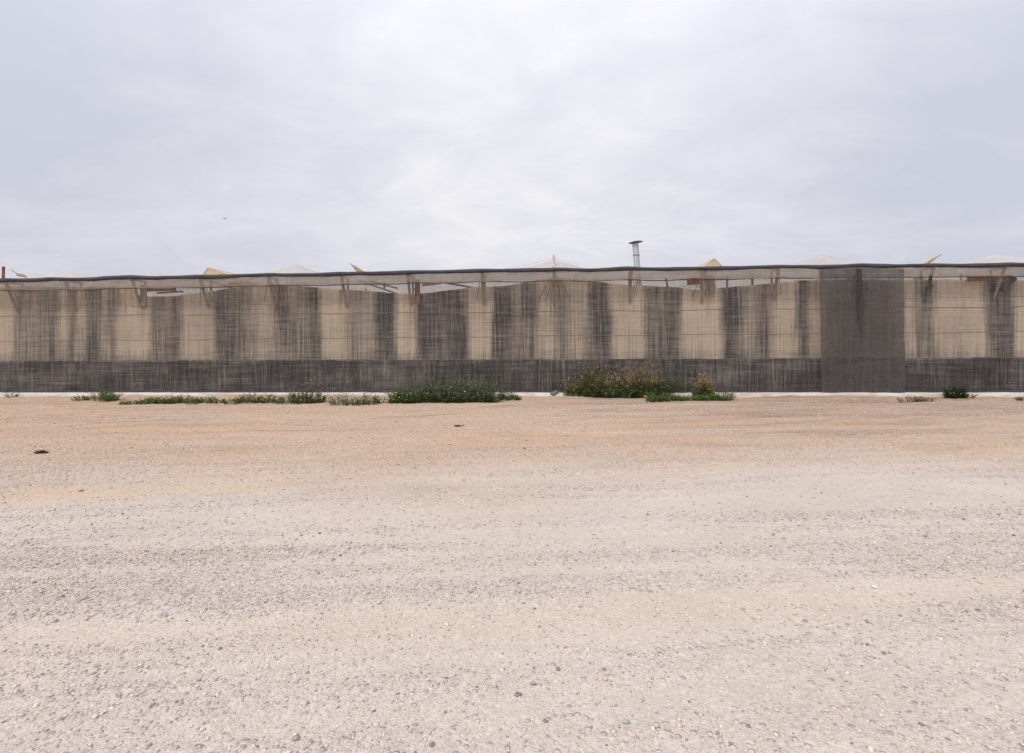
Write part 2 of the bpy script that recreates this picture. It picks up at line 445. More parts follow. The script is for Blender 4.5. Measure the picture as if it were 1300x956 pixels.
# ------------------------------------------------------------------ concrete footing
fx = np.arange(-27, 24.01, 0.08)
prof = []
topz = 0.145 + (vnoise(fx * 0.9, fx * 0, 2) - .5) * 0.02 + (vnoise(fx * 5, fx * 0, 4) - .5) * 0.012
fy = -0.36 + (vnoise(fx * 0.7, fx * 0, 6) - .5) * 0.08 + (vnoise(fx * 4, fx * 0, 8) - .5) * 0.03
rows = [np.stack([fx, fy - 0.02, fx * 0 - 0.12], 1), np.stack([fx, fy, topz - 0.035], 1), np.stack([fx, fy + 0.03, topz], 1),
        np.stack([fx, fx * 0 + 0.20, topz + 0.004], 1), np.stack([fx, fx * 0 + 0.20, fx * 0 - 0.12], 1)]
V = np.concatenate(rows); F = grid_faces(len(fx), len(rows))
o = link_mesh('concrete_footing', V, F, M_conc, smooth=False)
tag(o, 'low pale concrete footing running along the foot of the netted wall', 'footing')

# ------------------------------------------------------------------ greenhouse
gh = empty('greenhouse', (0, 0.45, 0))
tag(gh, 'long low greenhouse with tan plastic walls, white net roof, seen through the grey mesh', 'greenhouse')
hem_px = [(-160, 357), (0, 354), (40, 353.6), (80, 352.4), (100, 353), (168, 350.4), (200, 351), (257, 349.5), (300, 348.8), (345, 346.8), (380, 347.4),
          (432, 345.8), (470, 345.6), (518, 344), (560, 343.6), (612, 341.8), (655, 342), (705, 340.5), (750, 341), (800, 339.4), (850, 340), (897, 338.6),
          (940, 338.4), (988, 336.4), (1040, 337.4), (1092, 335.2), (1140, 336.4), (1185, 334.8), (1235, 335.6), (1280, 334.4), (1320, 335), (1460, 334)]
hem = [on_wall(a, b + 2.2, -0.02) for a, b in hem_px]
hx = np.array([p.x for p in hem]); hz = np.array([p.z for p in hem])
XL, XR = float(hx[0]), float(hx[-1])
def ztop(x): return np.interp(x, hx, hz)

# inner wall film: upper edge and dark bands follow what shows through the mesh
edge_px = [(-160, 368), (0, 367), (90, 366), (165, 366), (178, 379), (222, 378), (240, 375), (272, 371), (335, 363), (352, 362.5), (410, 368), (460, 371), (508, 375),
           (535, 375), (600, 367), (640, 365), (697, 355.5), (715, 355.5), (770, 361.5), (800, 364), (860, 367), (880, 370), (925, 367), (985, 361), (1000, 359),
           (1060, 357), (1146, 358), (1190, 357), (1300, 358), (1460, 358)]
IY = 0.45
ed = [on_wall(a, b - 2.2, IY) for a, b in edge_px]; ex = np.array([p.x for p in ed]); ez = np.array([p.z for p in ed])
dark_band_px = [(-160, .2), (-120, .8), (-80, .7), (-50, .1), (0, .12), (16, .15), (20, .62), (45, .5), (60, .62), (72, .68), (77, .15), (84, .12), (87, .78), (93, .7), (97, .2), (106, .25),
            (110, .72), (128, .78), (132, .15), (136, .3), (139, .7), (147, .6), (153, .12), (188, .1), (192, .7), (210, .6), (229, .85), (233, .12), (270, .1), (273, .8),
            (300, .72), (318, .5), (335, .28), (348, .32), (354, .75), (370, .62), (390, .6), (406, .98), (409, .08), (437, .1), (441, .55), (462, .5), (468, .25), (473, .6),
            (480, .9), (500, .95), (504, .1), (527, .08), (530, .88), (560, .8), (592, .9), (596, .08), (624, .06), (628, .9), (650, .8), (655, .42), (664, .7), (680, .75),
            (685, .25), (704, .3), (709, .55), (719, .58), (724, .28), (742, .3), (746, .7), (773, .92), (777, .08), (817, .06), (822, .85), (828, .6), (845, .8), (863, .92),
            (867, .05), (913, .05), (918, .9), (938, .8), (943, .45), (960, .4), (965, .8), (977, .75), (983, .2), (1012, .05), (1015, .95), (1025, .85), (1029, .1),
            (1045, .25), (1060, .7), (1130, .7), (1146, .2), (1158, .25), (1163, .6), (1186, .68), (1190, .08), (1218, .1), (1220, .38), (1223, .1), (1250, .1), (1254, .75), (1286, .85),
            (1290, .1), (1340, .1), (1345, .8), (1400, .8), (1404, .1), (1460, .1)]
sx = np.array([on_wall(a, 420, IY).x for a, b in dark_band_px]); sv = np.array([b for a, b in dark_band_px])
ux = np.arange(XL, XR, 0.035); nz = 60
T = np.linspace(0, 1, nz)
UX, TT = np.meshgrid(ux, T)
zt = np.interp(UX, ex, ez) + (vnoise(UX * 4, UX * 0, 12) - .5) * 0.03
ZZ = 0.16 + (zt - 0.16) * TT
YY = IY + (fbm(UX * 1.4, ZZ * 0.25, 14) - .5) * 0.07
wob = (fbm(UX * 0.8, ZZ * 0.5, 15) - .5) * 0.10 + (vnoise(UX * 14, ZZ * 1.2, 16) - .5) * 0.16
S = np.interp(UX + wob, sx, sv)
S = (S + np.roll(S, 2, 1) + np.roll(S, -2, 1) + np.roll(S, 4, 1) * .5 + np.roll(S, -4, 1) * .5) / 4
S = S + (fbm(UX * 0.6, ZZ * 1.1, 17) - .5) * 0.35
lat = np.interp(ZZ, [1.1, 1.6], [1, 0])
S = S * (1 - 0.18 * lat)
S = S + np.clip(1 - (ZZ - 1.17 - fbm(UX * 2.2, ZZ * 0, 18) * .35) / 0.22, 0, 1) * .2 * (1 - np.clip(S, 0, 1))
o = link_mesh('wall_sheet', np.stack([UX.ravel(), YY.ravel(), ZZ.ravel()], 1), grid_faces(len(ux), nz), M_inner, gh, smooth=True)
vattr(o, 'dark_band', S)
RU = np.zeros_like(S)
for a, wd, ln in ((92, 5, 1.4), (181, 7, 1.7), (205, 12, .5), (262, 4, 1.0), (346, 6, 1.6), (380, 3, .8), (433, 5, 1.4), (519, 7, 1.9), (529, 5, 1.3), (613, 7, 1.5), (560, 9, .6), (706, 9, 1.2), (756, 3, .8), (800, 5, 1.0), (880, 9, .7), (899, 8, 1.5), (985, 4, 1.2), (1036, 5, 1.2), (1180, 6, .8), (1221, 4, 1.4), (1266, 8, .9), (40, 6, .8), (150, 4, .9)):
    x0 = on_wall(a, 380, IY).x; w0 = wd * .012
    RU = np.maximum(RU, np.exp(-((UX - x0) / w0) ** 2) * np.clip(1 - (zt - ZZ) / ln, 0, 1) * .75)
vattr(o, 'rust', RU)
mod = o.modifiers.new('thickness', 'SOLIDIFY'); mod.thickness = 0.004
# hazy film added behind the eave gap to tint and dim it
A, B = np.meshgrid(np.arange(XL, XR, 0.2), np.linspace(0, 1, 5))
o = link_mesh('gap_tint_film', np.stack([A.ravel(), (1.25 + (vnoise(A, B, 31) - .5) * .06).ravel(), (np.interp(A, hx, hz) - 1.1 + 1.0 * B).ravel()], 1), grid_faces(A.shape[1], 5), M_gap_film, gh, smooth=True)
# dark lower skirt
zsk = float(on_wall(650, 456.5, 0.32).z)
u2 = np.arange(XL, XR, 0.07); T2 = np.linspace(0, 1, 14)
A, B = np.meshgrid(u2, T2)
zz = 0.10 + (zsk + (vnoise(A * 0.8, A * 0, 22) - .5) * 0.035 + (vnoise(A * 7, A * 0, 27) - .5) * 0.03 - 0.10) * B
yy = 0.32 + (fbm(A * 1.2, zz * 0.6, 23) - .5) * 0.06
o = link_mesh('lower_skirt', np.stack([A.ravel(), yy.ravel(), zz.ravel()], 1), grid_faces(len(u2), 14), M_skirt, gh, smooth=True)
o['label'] = 'dark charcoal plastic skirt along the lower quarter of the wall'
mod = o.modifiers.new('thickness', 'SOLIDIFY'); mod.thickness = 0.004

# posts, braces and wires
strut_px = [(-75, 1), (7, 1), (84, 1), (168, 1), (254, 1), (340, 2), (433, 1), (518, 1), (612, 1), (704, 3), (801, 1), (895, 2), (988, 1), (1088, 1), (1184, 4), (1276, 1), (1372, 1)]
for a, kind in strut_px:
    top = on_wall(a, 352 - (a - 90) * 0.011, 0.04)
    zt_ = float(ztop(top.x)) - 0.06
    j = random.uniform(-.02, .02)
    V, F = bar((top.x + j, 0.05, zt_), (top.x + j * 2, 0.42, zt_ - 0.95 + random.uniform(-.08, .08)), 0.11, 0.05, w2=0.055, h2=0.045)
    b = link_mesh('brace', V, F, M_dark if kind == 4 else M_wood, gh)
    if kind == 4: b['label'] = 'blackened brace'
    V, F = tube([(top.x + .03, 0.56, 0.0), (top.x + .03, 0.56, zt_ - 0.02)], 0.035, 10)
    link_mesh('post', V, F, M_wood, gh, smooth=False)
    V, F = bar((top.x, 0.055, zt_ + 0.02), (top.x + .03, 0.62, zt_ + 0.0), 0.07, 0.06)
    link_mesh('bracket', V, F, M_wood, gh)
    fans = {1: ((-0.22, .8), (0.24, .75)), 2: ((-.3, .8), (.26, .7)), 3: ((-.5, .85), (-.28, .95), (.22, .9), (.5, .8)), 4: ((.2, .6),)}[kind]
    for (dx, dz) in fans:
        if kind == 1 and random.random() < .35: continue
        V, F = tube([(top.x, 0.06, zt_), (top.x + dx * .5, 0.22, zt_ - dz * .45), (top.x + dx, 0.38, zt_ - dz)], [0.012, 0.011, 0.008], 6)
        link_mesh('guy_wire', V, F, M_wire, gh, smooth=True)
# top rail under the mesh roll and eave rail behind
pts = [(float(x), 0.06, float(ztop(x)) - 0.33 + 0.012 * math.sin(x * 3)) for x in np.arange(XL, XR, 0.5)]
V, F = tube(pts, 0.018, 6); link_mesh('eave_wire', V, F, M_wire, gh, smooth=True)

def wall_bar(name, x0, y0, x1, y1, Y, wid, mat, hgt=None, label=None):
    p = on_wall(x0, y0, Y); q = on_wall(x1, y1, Y)
    V, F = bar(p, q, hgt or wid, wid); o = link_mesh(name, V, F, mat, gh)
    if label: o['label'] = label
    return o
wall_bar('rusty_beam', 184, 367.5, 223, 366.5, 0.7, 0.15, M_rust, 0.06, 'reddish rusty beam')
wall_bar('timber_upright', 181, 362, 181.5, 389, 0.38, 0.05, M_wood, 0.19)
wall_bar('rusty_upright', 530, 355, 530, 385, 0.38, 0.06, M_rust, 0.17, 'dark rusty upright')
wall_bar('timber_rail', 536, 362, 560, 359, 0.6, 0.09, M_wood, 0.05)
wall_bar('rusty_beam', 872, 357.5, 891, 356.5, 0.7, 0.22, M_rust, 0.06, 'faded red plate')
wall_bar('timber_upright', 901, 350, 901, 374, 0.38, 0.05, M_wood, 0.28)
wall_bar('rusty_beam', 1228, 354, 1284, 352, 0.36, 0.16, M_rust, 0.06, 'reddish brown beam near the right end')
wall_bar('dark_bracket', 1270, 368, 1286, 353, 0.33, 0.14, M_dark, 0.22)
wall_bar('dark_bracket', 1176, 375, 1181, 362, 0.33, 0.10, M_dark, 0.22)
wall_bar('timber_rail', 1160, 354, 1175, 353, 0.6, 0.08, M_galv, 0.04)
for (a, b, c_, d_) in ((455, 356, 510, 375), (470, 357, 505, 366), (488, 358, 488, 366), (270, 358, 312, 371), (292, 359, 308, 361), (560, 358, 610, 367), (923, 350, 923, 368), (955, 350, 955, 364), (200, 372, 232, 370), (845, 352, 848, 366)):
    wall_bar('truss_rod', a, b, c_, d_, 0.9, 0.06, M_wood if a in (455, 470) else M_wire)
# rows of posts inside the house
for k in range(-9, 10, 2):
    for yy_ in (4.0, 9.5):
        V, F = tube([(k * 2.3, yy_, 0), (k * 2.3, yy_, 4.3)], 0.04, 8); link_mesh('post', V, F, M_wood, gh)

# roof: white net pulled over peaks
def roof_peak_list():
    L = []
    for (a, b, w, Y) in ((90, 343.5, 3.6, 3.4), (378, 335.5, 2.6, 3.2), (703, 329, 2.9, 3.0), (1043, 323.5, 3.3, 3.2), (1262, 323, 4.2, 3.4), (200, 345, 2.2, 3.3), (-140, 342, 2.4, 3.2), (1440, 322, 2.4, 3.2)):
        p = on_wall(a, b, Y); L.append((p.x, Y, p.z, w))
    return L
PK = roof_peak_list()
ry = axis(0.12, 0.12, 6, 27, 0.2, 1.15); ry = ry[ry >= 0.1]; rx = np.arange(XL, XR + .1, 0.16)
RX, RY = np.meshgrid(rx, ry)
zb = np.interp(RX, hx, hz) - 0.05 + np.clip(RY, 0, 1.5) * 0.02 - 0.03 * np.sin(RX * 2.8) ** 2
zr = zb.copy()
for (a, b, c_, w) in PK:
    for rep in range(4):
        r = np.sqrt(((RX - a) / w) ** 2 + ((RY - (b + rep * 6.2)) / 2.9) ** 2)
        zr = np.maximum(zr, zb + (c_ - zb) * np.clip(1 - r, 0, 1) ** 1.15)
o = link_mesh('roof_net', np.stack([RX.ravel(), RY.ravel(), zr.ravel()], 1), grid_faces(len(rx), len(ry)), M_roof, gh, smooth=True)
o['label'] = 'whitish net roof pulled up into low peaks'
mod = o.modifiers.new('thickness', 'SOLIDIFY'); mod.thickness = 0.003
# open roof vents: small tan gables and raised flaps
def gable(a0, y0, a1, y1, a2, y2, Y, length):
    A_ = on_wall(a0, y0 + 4, Y); P_ = on_wall(a1, y1, Y); B_ = on_wall(a2, y2 + 4, Y)
    V = []; t = 0.05
    for dy in (0, length):
        for p, s in ((A_, 0), (P_, 0), (B_, 0)): V.append((p.x, Y + dy, p.z))
    F = [(0, 1, 2), (5, 4, 3), (0, 3, 4, 1), (1, 4, 5, 2), (2, 5, 3, 0)]
    o = link_mesh('roof_vent', V, F, M_vent, gh)
    V, F = merge(bar(V[0], V[1], .028, .03), bar(V[1], V[2], .028, .03), bar(V[1], V[4], .03, .03))
    link_mesh('vent_frame', V, F, M_vent, gh)
    return o
gable(254, 349.5, 264, 340, 297, 347.5, 2.0, 3.0)
gable(888, 339.2, 907, 328.5, 921, 338, 2.0, 3.0)
def flap(pts, Y, thick, rod):
    P = [on_wall(a, b, Y + k * 0.15) for k, (a, b) in enumerate(pts)]
    V = [tuple(p) for p in P] + [(p.x, p.y + thick, p.z - 0.01) for p in P]; n = len(P)
    F = [tuple(range(n)), tuple(range(2 * n - 1, n - 1, -1))] + [(k, (k + 1) % n, n + (k + 1) % n, n + k) for k in range(n)]
    o = link_mesh('vent_flap', V, F, M_vent, gh)
    V, F = tube([on_wall(*rod[0], Y), on_wall(*rod[1], Y)], 0.014, 6); link_mesh('flap_rod', V, F, M_wood, gh)
flap([(446, 335.5), (452, 338), (461, 344), (456, 347), (450, 342.5)], 1.2, 0.3, [(444, 334), (458, 348)])
flap([(1193, 324), (1184, 328), (1175, 334), (1178, 337), (1184, 332)], 1.2, 0.25, [(1195, 323), (1172, 337)])
flap([(20.5, 346.5), (24.5, 350), (23, 351), (20, 349)], 1.2, 0.3, [(14, 342.5), (26, 350)])
def rod(name, pts, Y, r, mat):
    V, F = tube([on_wall(a, b, Y) for a, b in pts], r, 8); return link_mesh(name, V, F, mat, gh, smooth=False)
rod('ridge_pole', [(703.5, 350), (703, 324)], 1.6, 0.05, M_conc)
rod('ridge_pole', [(4, 358), (4.5, 338.5)], 1.6, 0.045, M_rust)
for pts, Y in (([(703, 327), (672, 336), (640, 341)], 1.6), ([(703, 327), (735, 336), (770, 340)], 1.6), ([(15, 342.5), (55, 350), (60, 352)], 1.2), ([(378, 335.5), (430, 344)], 2.4), ([(1043, 323.5), (1090, 335)], 2.6), ([(1150, 333), (1194, 323.5)], 1.2)):
    rod('roof_wire', pts, Y, 0.004, M_conc)
# chimney with a flat rain cap
cb = on_wall(809.5, 345, 1.4); ct = on_wall(806.5, 309.5, 1.4)
ch_top = Vector(ct); ch_bot = Vector((cb.x + 0.12, cb.y, 2.6))
V, F = tube([ch_bot, cb, ct], 0.105, 20)
chim = link_mesh('chimney', V, F, M_galv, gh, smooth=False)
chim['label'] = 'slightly leaning galvanised chimney pipe'
seg = 24; V = []; F = []
for (r, z) in ((0.235, 0.03), (0.24, 0.042), (0.16, 0.065), (0.0, 0.09)):
    for k in range(seg):
        t = 2 * math.pi * k / seg; V.append((ct.x + 0.01 + r * math.cos(t), ct.y + r * math.sin(t), ct.z + z + 0.1 * r * math.cos(t) + 0.01))
for j in range(3):
    for k in range(seg): F.append((j * seg + k, j * seg + (k + 1) % seg, (j + 1) * seg + (k + 1) % seg, (j + 1) * seg + k))
F.append(tuple(range(seg - 1, -1, -1)))
V2, F2 = merge((V, F), *[tube([(ct.x + .09 * math.cos(t), ct.y + .09 * math.sin(t), ct.z - .03), (ct.x + .09 * math.cos(t), ct.y + .09 * math.sin(t), ct.z + .05)], .01, 6) for t in (0.5, 2.6, 4.7)])
o = link_mesh('rain_cap', V2, F2, M_cap); o.parent = chim
o.data.transform(Matrix.Translation(-Vector(gh.location)))

mid = ct.lerp(cb, .42)
V, F = tube([mid + Vector((0, 0, -.02)), mid + Vector((0, 0, .02))], 0.112, 20)
o = link_mesh('pipe_joint', V, F, M_cap); o.parent = chim; o.data.transform(Matrix.Translation(-Vector(gh.location)))

# ------------------------------------------------------------------ outer mesh screen
sn = empty('shade_net', (0, 0, 0))
tag(sn, 'long grey see-through mesh screen hanging in front of the tan greenhouse wall', 'shade net')
u3 = np.arange(XL, XR + .01, 0.06); n3_ = 46; T3 = np.linspace(0, 1, n3_)
A, B = np.meshgrid(u3, T3)
zz = 0.155 + (np.interp(A, hx, hz) - 0.155) * B
fold = (fbm(A * 1.6 + 0.3 * vnoise(A * .3, B * 2, 5), zz * 0.22, 41, 3) - .5)
yy = 0.0 + fold * 0.10 * (1 - 0.6 * B) + (vnoise(A * 7, zz * .5, 42) - .5) * 0.012
o = link_mesh('mesh_sheet', np.stack([A.ravel(), yy.ravel(), zz.ravel()], 1), grid_faces(len(u3), n3_), M_net, sn, smooth=True)
# rolled top edge
pts = []; rr = []
for x in np.arange(XL, XR, 0.12):
    z = float(ztop(x)); pts.append((float(x), -0.03, z + 0.01 + float(vnoise(x * 2, 0, 3) - .5) * 0.02)); rr.append(0.055 + 0.02 * float(vnoise(x * 1.3, 0, 4)))
V, F = tube(pts, rr, 10); o = link_mesh('top_roll', V, F, M_hem, sn, smooth=True); o['label'] = 'dark rolled top edge'
# folded valance
u4 = np.arange(XL, XR, 0.08); T4 = np.linspace(0, 1, 6)
A, B = np.meshgrid(u4, T4)
zz = np.interp(A, hx, hz) - 0.325 + 0.325 * B + (1 - B) * ((vnoise(A * .9, A * 0, 44) - .5) * 0.06 + (vnoise(A * 5, A * 0, 49) - .5) * 0.02)
yy = -0.045 + (fbm(A * 2.5, B * 2, 45) - .5) * 0.07
link_mesh('valance', np.stack([A.ravel(), yy.ravel(), zz.ravel()], 1), grid_faces(len(u4), 6), M_valance, sn, smooth=True)
# stitched seams along the sheet
for k, (l, c_, r_) in enumerate(((402, 396, 389), (434, 427, 421), (389.5, 384, 377), (457.5, 456.5, 454))):
    P = [on_wall(a, b, -0.06) for a, b in ((-150, l + .8), (0, l), (650, c_), (1300, r_), (1450, r_ - .8))]
    X5 = np.arange(XL, XR, 0.3); Z5 = np.interp(X5, [p.x for p in P], [p.z for p in P])
    pts = [(float(x), -0.062, float(z) + 0.012 * math.sin(x * 1.3 + k) + random.uniform(-.006, .006)) for x, z in zip(X5, Z5)]
    V, F = tube(pts, (0.012, 0.010, 0.006, 0.008)[k], 6); link_mesh('seam', V, F, M_wire, sn, smooth=True)
# foot hem
pts = [(float(x), -0.045, 0.165 + 0.015 * float(vnoise(x * 1.7, 0, 47))) for x in np.arange(XL, XR, 0.15)]
V, F = tube(pts, 0.022, 8); link_mesh('bottom_hem', V, F, M_hem, sn, smooth=True)

# dense patch hung over the screen
dn = empty('shade_net', (float(on_wall(1093, 498, -0.1).x), -0.1, 0.15))
tag(dn, 'dense dark grey mesh panel hung over the screen towards the right, nearly opaque', 'shade net')
xa, xb = on_wall(1040, 420, -.12).x, on_wall(1146, 420, -.12).x
nu, nv = 70, 60
A, B = np.meshgrid(np.linspace(0, 1, nu), np.linspace(0, 1, nv))
X6 = xa + (xb - xa) * A + (vnoise(B * 5, B * 0, 51) - .5) * 0.03 * (A > .9) + (vnoise(B * 4, B * 0, 52) - .5) * 0.03 * (A < .1)
Z6 = 0.145 + 0.02 * np.sin(A * 5) + (np.interp(X6, hx, hz) - 0.065 - 0.15) * B
Y6 = -0.19 + (fbm(X6 * 2.2 + Z6 * 0.8, Z6 * 0.35, 53) - .5) * 0.30 * (1 - B * .5)
Y6 = Y6 + 0.012 * np.sin((X6 * 9 - Z6 * 2.2)) * np.clip(fbm(X6, Z6, 54) * 2 - .7, 0, 1)
o = link_mesh('mesh_sheet', np.stack([X6.ravel(), Y6.ravel(), Z6.ravel()], 1), grid_faces(nu, nv), M_dense, dn, smooth=True)
P = [on_wall(1093, b, -0.27) for b in (341, 365, 395, 424)]  # flat dark strip in front of the panel, narrowing at its foot
Wd = (0.075, 0.08, 0.075, 0.02); V = []; F = []
for k, (p, w) in enumerate(zip(P, Wd)):
    for (u, v) in ((-w, 0.0), (0, -0.006), (w, 0.0), (0, 0.006)): V.append((p.x + u - 0.05 + k * .012, -0.275 + v, p.z))
for k in range(3):
    for j in range(4): F.append((k * 4 + j, k * 4 + (j + 1) % 4, k * 4 + 4 + (j + 1) % 4, k * 4 + 4 + j))
F += [(3, 2, 1, 0), (12, 13, 14, 15)]
o = link_mesh('dark_strip', V, F, M_strip, dn, smooth=False); o['label'] = 'darker upright strip'
P = [on_wall(a, 452 + random.uniform(-.5, .5), -.19) for a in range(1041, 1146, 8)]
V, F = tube([(p.x, -0.27, p.z) for p in P], 0.009, 6); link_mesh('seam', V, F, M_wire, dn, smooth=True)

# ------------------------------------------------------------------ weeds
def leaf_mat(name, tl=0.25):
    m = N(name); c = m.attr('tint', 'Color')
    p = m.bsdf(c, 0.6, None, 0, 0.3); t = m.node('ShaderNodeBsdfTranslucent'); m.set(t, 'Color', c)
    return m.done(m.shade(p, t.outputs[0], tl))
M_leaf = leaf_mat('weed_leaf'); M_head = leaf_mat('seed_head', 0.2); M_stem = simple('weed_stem', (0.07, 0.085, 0.03), (0.14, 0.12, 0.06), 9)
G_DARK = [(.068, .118, .030), (.10, .155, .045), (.045, .08, .026), (.16, .21, .075), (.14, .13, .06)]
G_GREY = [(.13, .175, .09), (.20, .24, .145), (.09, .13, .055), (.27, .30, .20), (.065, .105, .035)]
G_YEL = [(.27, .29, .06), (.32, .31, .08), (.17, .24, .045), (.40, .29, .12)]
G_DRY = [(.10, .085, .05), (.07, .06, .035), (.15, .12, .075)]
HEADS = [(.44, .27, .17), (.34, .19, .11), (.54, .37, .26), (.28, .18, .09)]

class Weed:
    def __init__(s): s.LV = []; s.LF = []; s.LC = []; s.SV = []; s.SF = []; s.HV = []; s.HF = []; s.HC = []
    def leaf(s, p, d, L, w, c, up=None):
        d = d.normalized(); side = d.cross(Vector((random.gauss(0, .5), random.gauss(0, .5), 1))).normalized()
        nrm = side.cross(d).normalized(); b = len(s.LV)
        mid = p + d * L * .45
        s.LV += [tuple(p), tuple(mid + side * w * .5 + nrm * w * .12), tuple(p + d * L - nrm * L * .15), tuple(mid - side * w * .5 + nrm * w * .12), tuple(mid - nrm * w * .1)]
        s.LF += [(b, b + 1, b + 4), (b + 1, b + 2, b + 4), (b + 2, b + 3, b + 4), (b + 3, b, b + 4)]
        k = random.uniform(.75, 1.3); s.LC += [tuple(v * k for v in c)] * 5
    def stem(s, pts, r):
        V, F = tube(pts, [r, r * .8, r * .5], 4); o = len(s.SV); s.SV += V; s.SF += [tuple(i + o for i in f) for f in F]
    def head(s, p, L, w, c, d):
        b = len(s.HV); d = d.normalized(); a = d.cross(Vector((0.3, .9, 0.1))).normalized(); e = d.cross(a)
        s.HV += [tuple(p)] + [tuple(p + d * L * .4 + (a * math.cos(t) + e * math.sin(t)) * w) for t in (0, 2.1, 4.2)] + [tuple(p + d * L)]
        s.HF += [(b, b + 1, b + 2), (b, b + 2, b + 3), (b, b + 3, b + 1), (b + 4, b + 2, b + 1), (b + 4, b + 3, b + 2), (b + 4, b + 1, b + 3)]
        k = random.uniform(.75, 1.3); s.HC += [tuple(v * k for v in c)] * 5
    def clump(s, cx, cy, rx, ry, h, n, nl, leaf, pal, spread=.5, heads=None, hn=0, w=.45, z0=None):
        leaf *= 1.25; nl = int(nl * 1.25) + 1; w *= 1.15
        for i in range(n):
            a = random.uniform(0, 6.283); q = math.sqrt(random.random())
            x = cx + rx * q * math.cos(a); y = cy + ry * q * math.sin(a)
            z = float(ground_z(np.array([x]), np.array([y]))[0]) if z0 is None else z0
            hh = h * 1.25 * (1 - .5 * q ** 2) * random.uniform(.6, 1.1)
            lean = Vector((math.cos(a) * q * spread + random.gauss(0, .15), math.sin(a) * q * spread + random.gauss(0, .15), 0)) * hh
            base = Vector((x, y, z - .01)); top = base + lean + Vector((0, 0, hh)); mid = base + lean * .3 + Vector((0, 0, hh * .6))
            s.stem([base, mid, top], .004)
            for j in range(nl):
                t = (j + random.random()) / nl
                p = base.lerp(mid, min(t * 2, 1)) if t < .5 else mid.lerp(top, (t - .5) * 2)
                th = random.uniform(0, 6.283)
                d = Vector((math.cos(th), math.sin(th), random.uniform(-.1, .9)))
                if t < .3 and random.random() < .25: s.leaf(p, d, leaf * .8, leaf * .25, random.choice(G_DRY)); continue
                L = leaf * random.uniform(.6, 1.25) * (1.1 - .4 * t)
                s.leaf(p, d, L, L * w, random.choice(pal))
            if heads and random.random() < hn:
                for _ in range(4):
                    s.head(top + Vector((random.gauss(0, .015), random.gauss(0, .015), random.gauss(0, .02))), random.uniform(.02, .05), random.uniform(.006, .013), random.choice(heads), Vector((random.gauss(0, .4), random.gauss(0, .4), 1)))
    def build(s, name, label, cat, loc, group=None, hname='flower_head'):
        root = empty(name, loc); tag(root, label, cat, group)
        V, F = merge((s.LV, s.LF), (s.SV, s.SF))
        o = link_mesh('foliage', V, F, M_leaf, root); vcol(o, 'tint', np.array(s.LC + [(.085, .085, .035)] * len(s.SV)))
        if s.HV and hname == 'flower_head':
            for k in range(len(s.HV) // 5):
                o = link_mesh(hname, s.HV[k * 5:k * 5 + 5], [tuple(i - k * 5 for i in f) for f in s.HF[k * 6:k * 6 + 6]], M_head, root); vcol(o, 'tint', np.array(s.HC[k * 5:k * 5 + 5]))
        elif s.HV:
            o = link_mesh(hname, s.HV, s.HF, M_head, root); vcol(o, 'tint', np.array(s.HC)); o['kind'] = 'stuff'
        return root

PXM = 0.0246
def gp(px, py): return on_ground(px, py)
G_FRESH = [(.075, .15, .030), (.11, .20, .045), (.06, .115, .028), (.17, .25, .07), (.12, .13, .05)]
def mat_weed(x0, x1, yb, h, label, pal=G_FRESH, leaf=.055, dens=70, extra=None, name='creeping_weed', sh=None):
    p = gp((x0 + x1) / 2, yb); w = abs(gp(x1, yb).x - gp(x0, yb).x) / 2
    W = Weed(); m_ = max(3, int(w * 8))
    for k in range(m_):
        cx = p.x + w * (-.95 + 1.9 * (k + random.uniform(.2, .8)) / m_)
        W.clump(cx, p.y + random.uniform(-.05, .3), .22, .24, h * 1.5 * random.uniform(.5, 1.15), int(dens * .42), 7, leaf, pal, spread=.9)
    if extra: extra(W, p)
    return W.build(name, label, 'weed', (p.x, p.y, 0), 'low green weeds along the foot of the wall')

mat_weed(96, 152, 509, .20, 'low dark green weed, leftmost mat at the foot of the wall')
mat_weed(156, 278, 512, .14, 'long flat green weed mat with a paler sprig standing up in it',
         extra=lambda W, p: W.clump(gp(231, 510).x, p.y, .12, .08, .28, 14, 6, .05, G_GREY, .3))
mat_weed(288, 356, 512, .16, 'low weed mat with thin pale stalks, just left of the round weed',
         extra=lambda W, p: W.clump(gp(338, 510).x, p.y + .05, .3, .08, .26, 14, 3, .035, G_YEL, .3, HEADS, .4))
mat_weed(424, 478, 513, .20, 'dull green weed mat between the round weed and the wide shrub', G_GREY[:3] + G_DARK[:2])
mat_weed(632, 654, 508, .13, 'short low weed at the right end of the wide shrub', G_DARK)
# round weed with stalks
W = Weed(); p = gp(389, 511)
W.clump(p.x - .2, p.y, .30, .2, .38, 60, 9, .06, G_DARK, .5); W.clump(p.x + .32, p.y, .22, .18, .30, 40, 9, .06, G_DARK, .5)
W.clump(p.x + .05, p.y + .1, .5, .15, .62, 26, 2, .03, G_YEL, .15, HEADS, .9)
W.build('weed', 'rounded dark green weed with thin reddish stalks above it', 'weed', (p.x, p.y, 0), hname='seed_head')
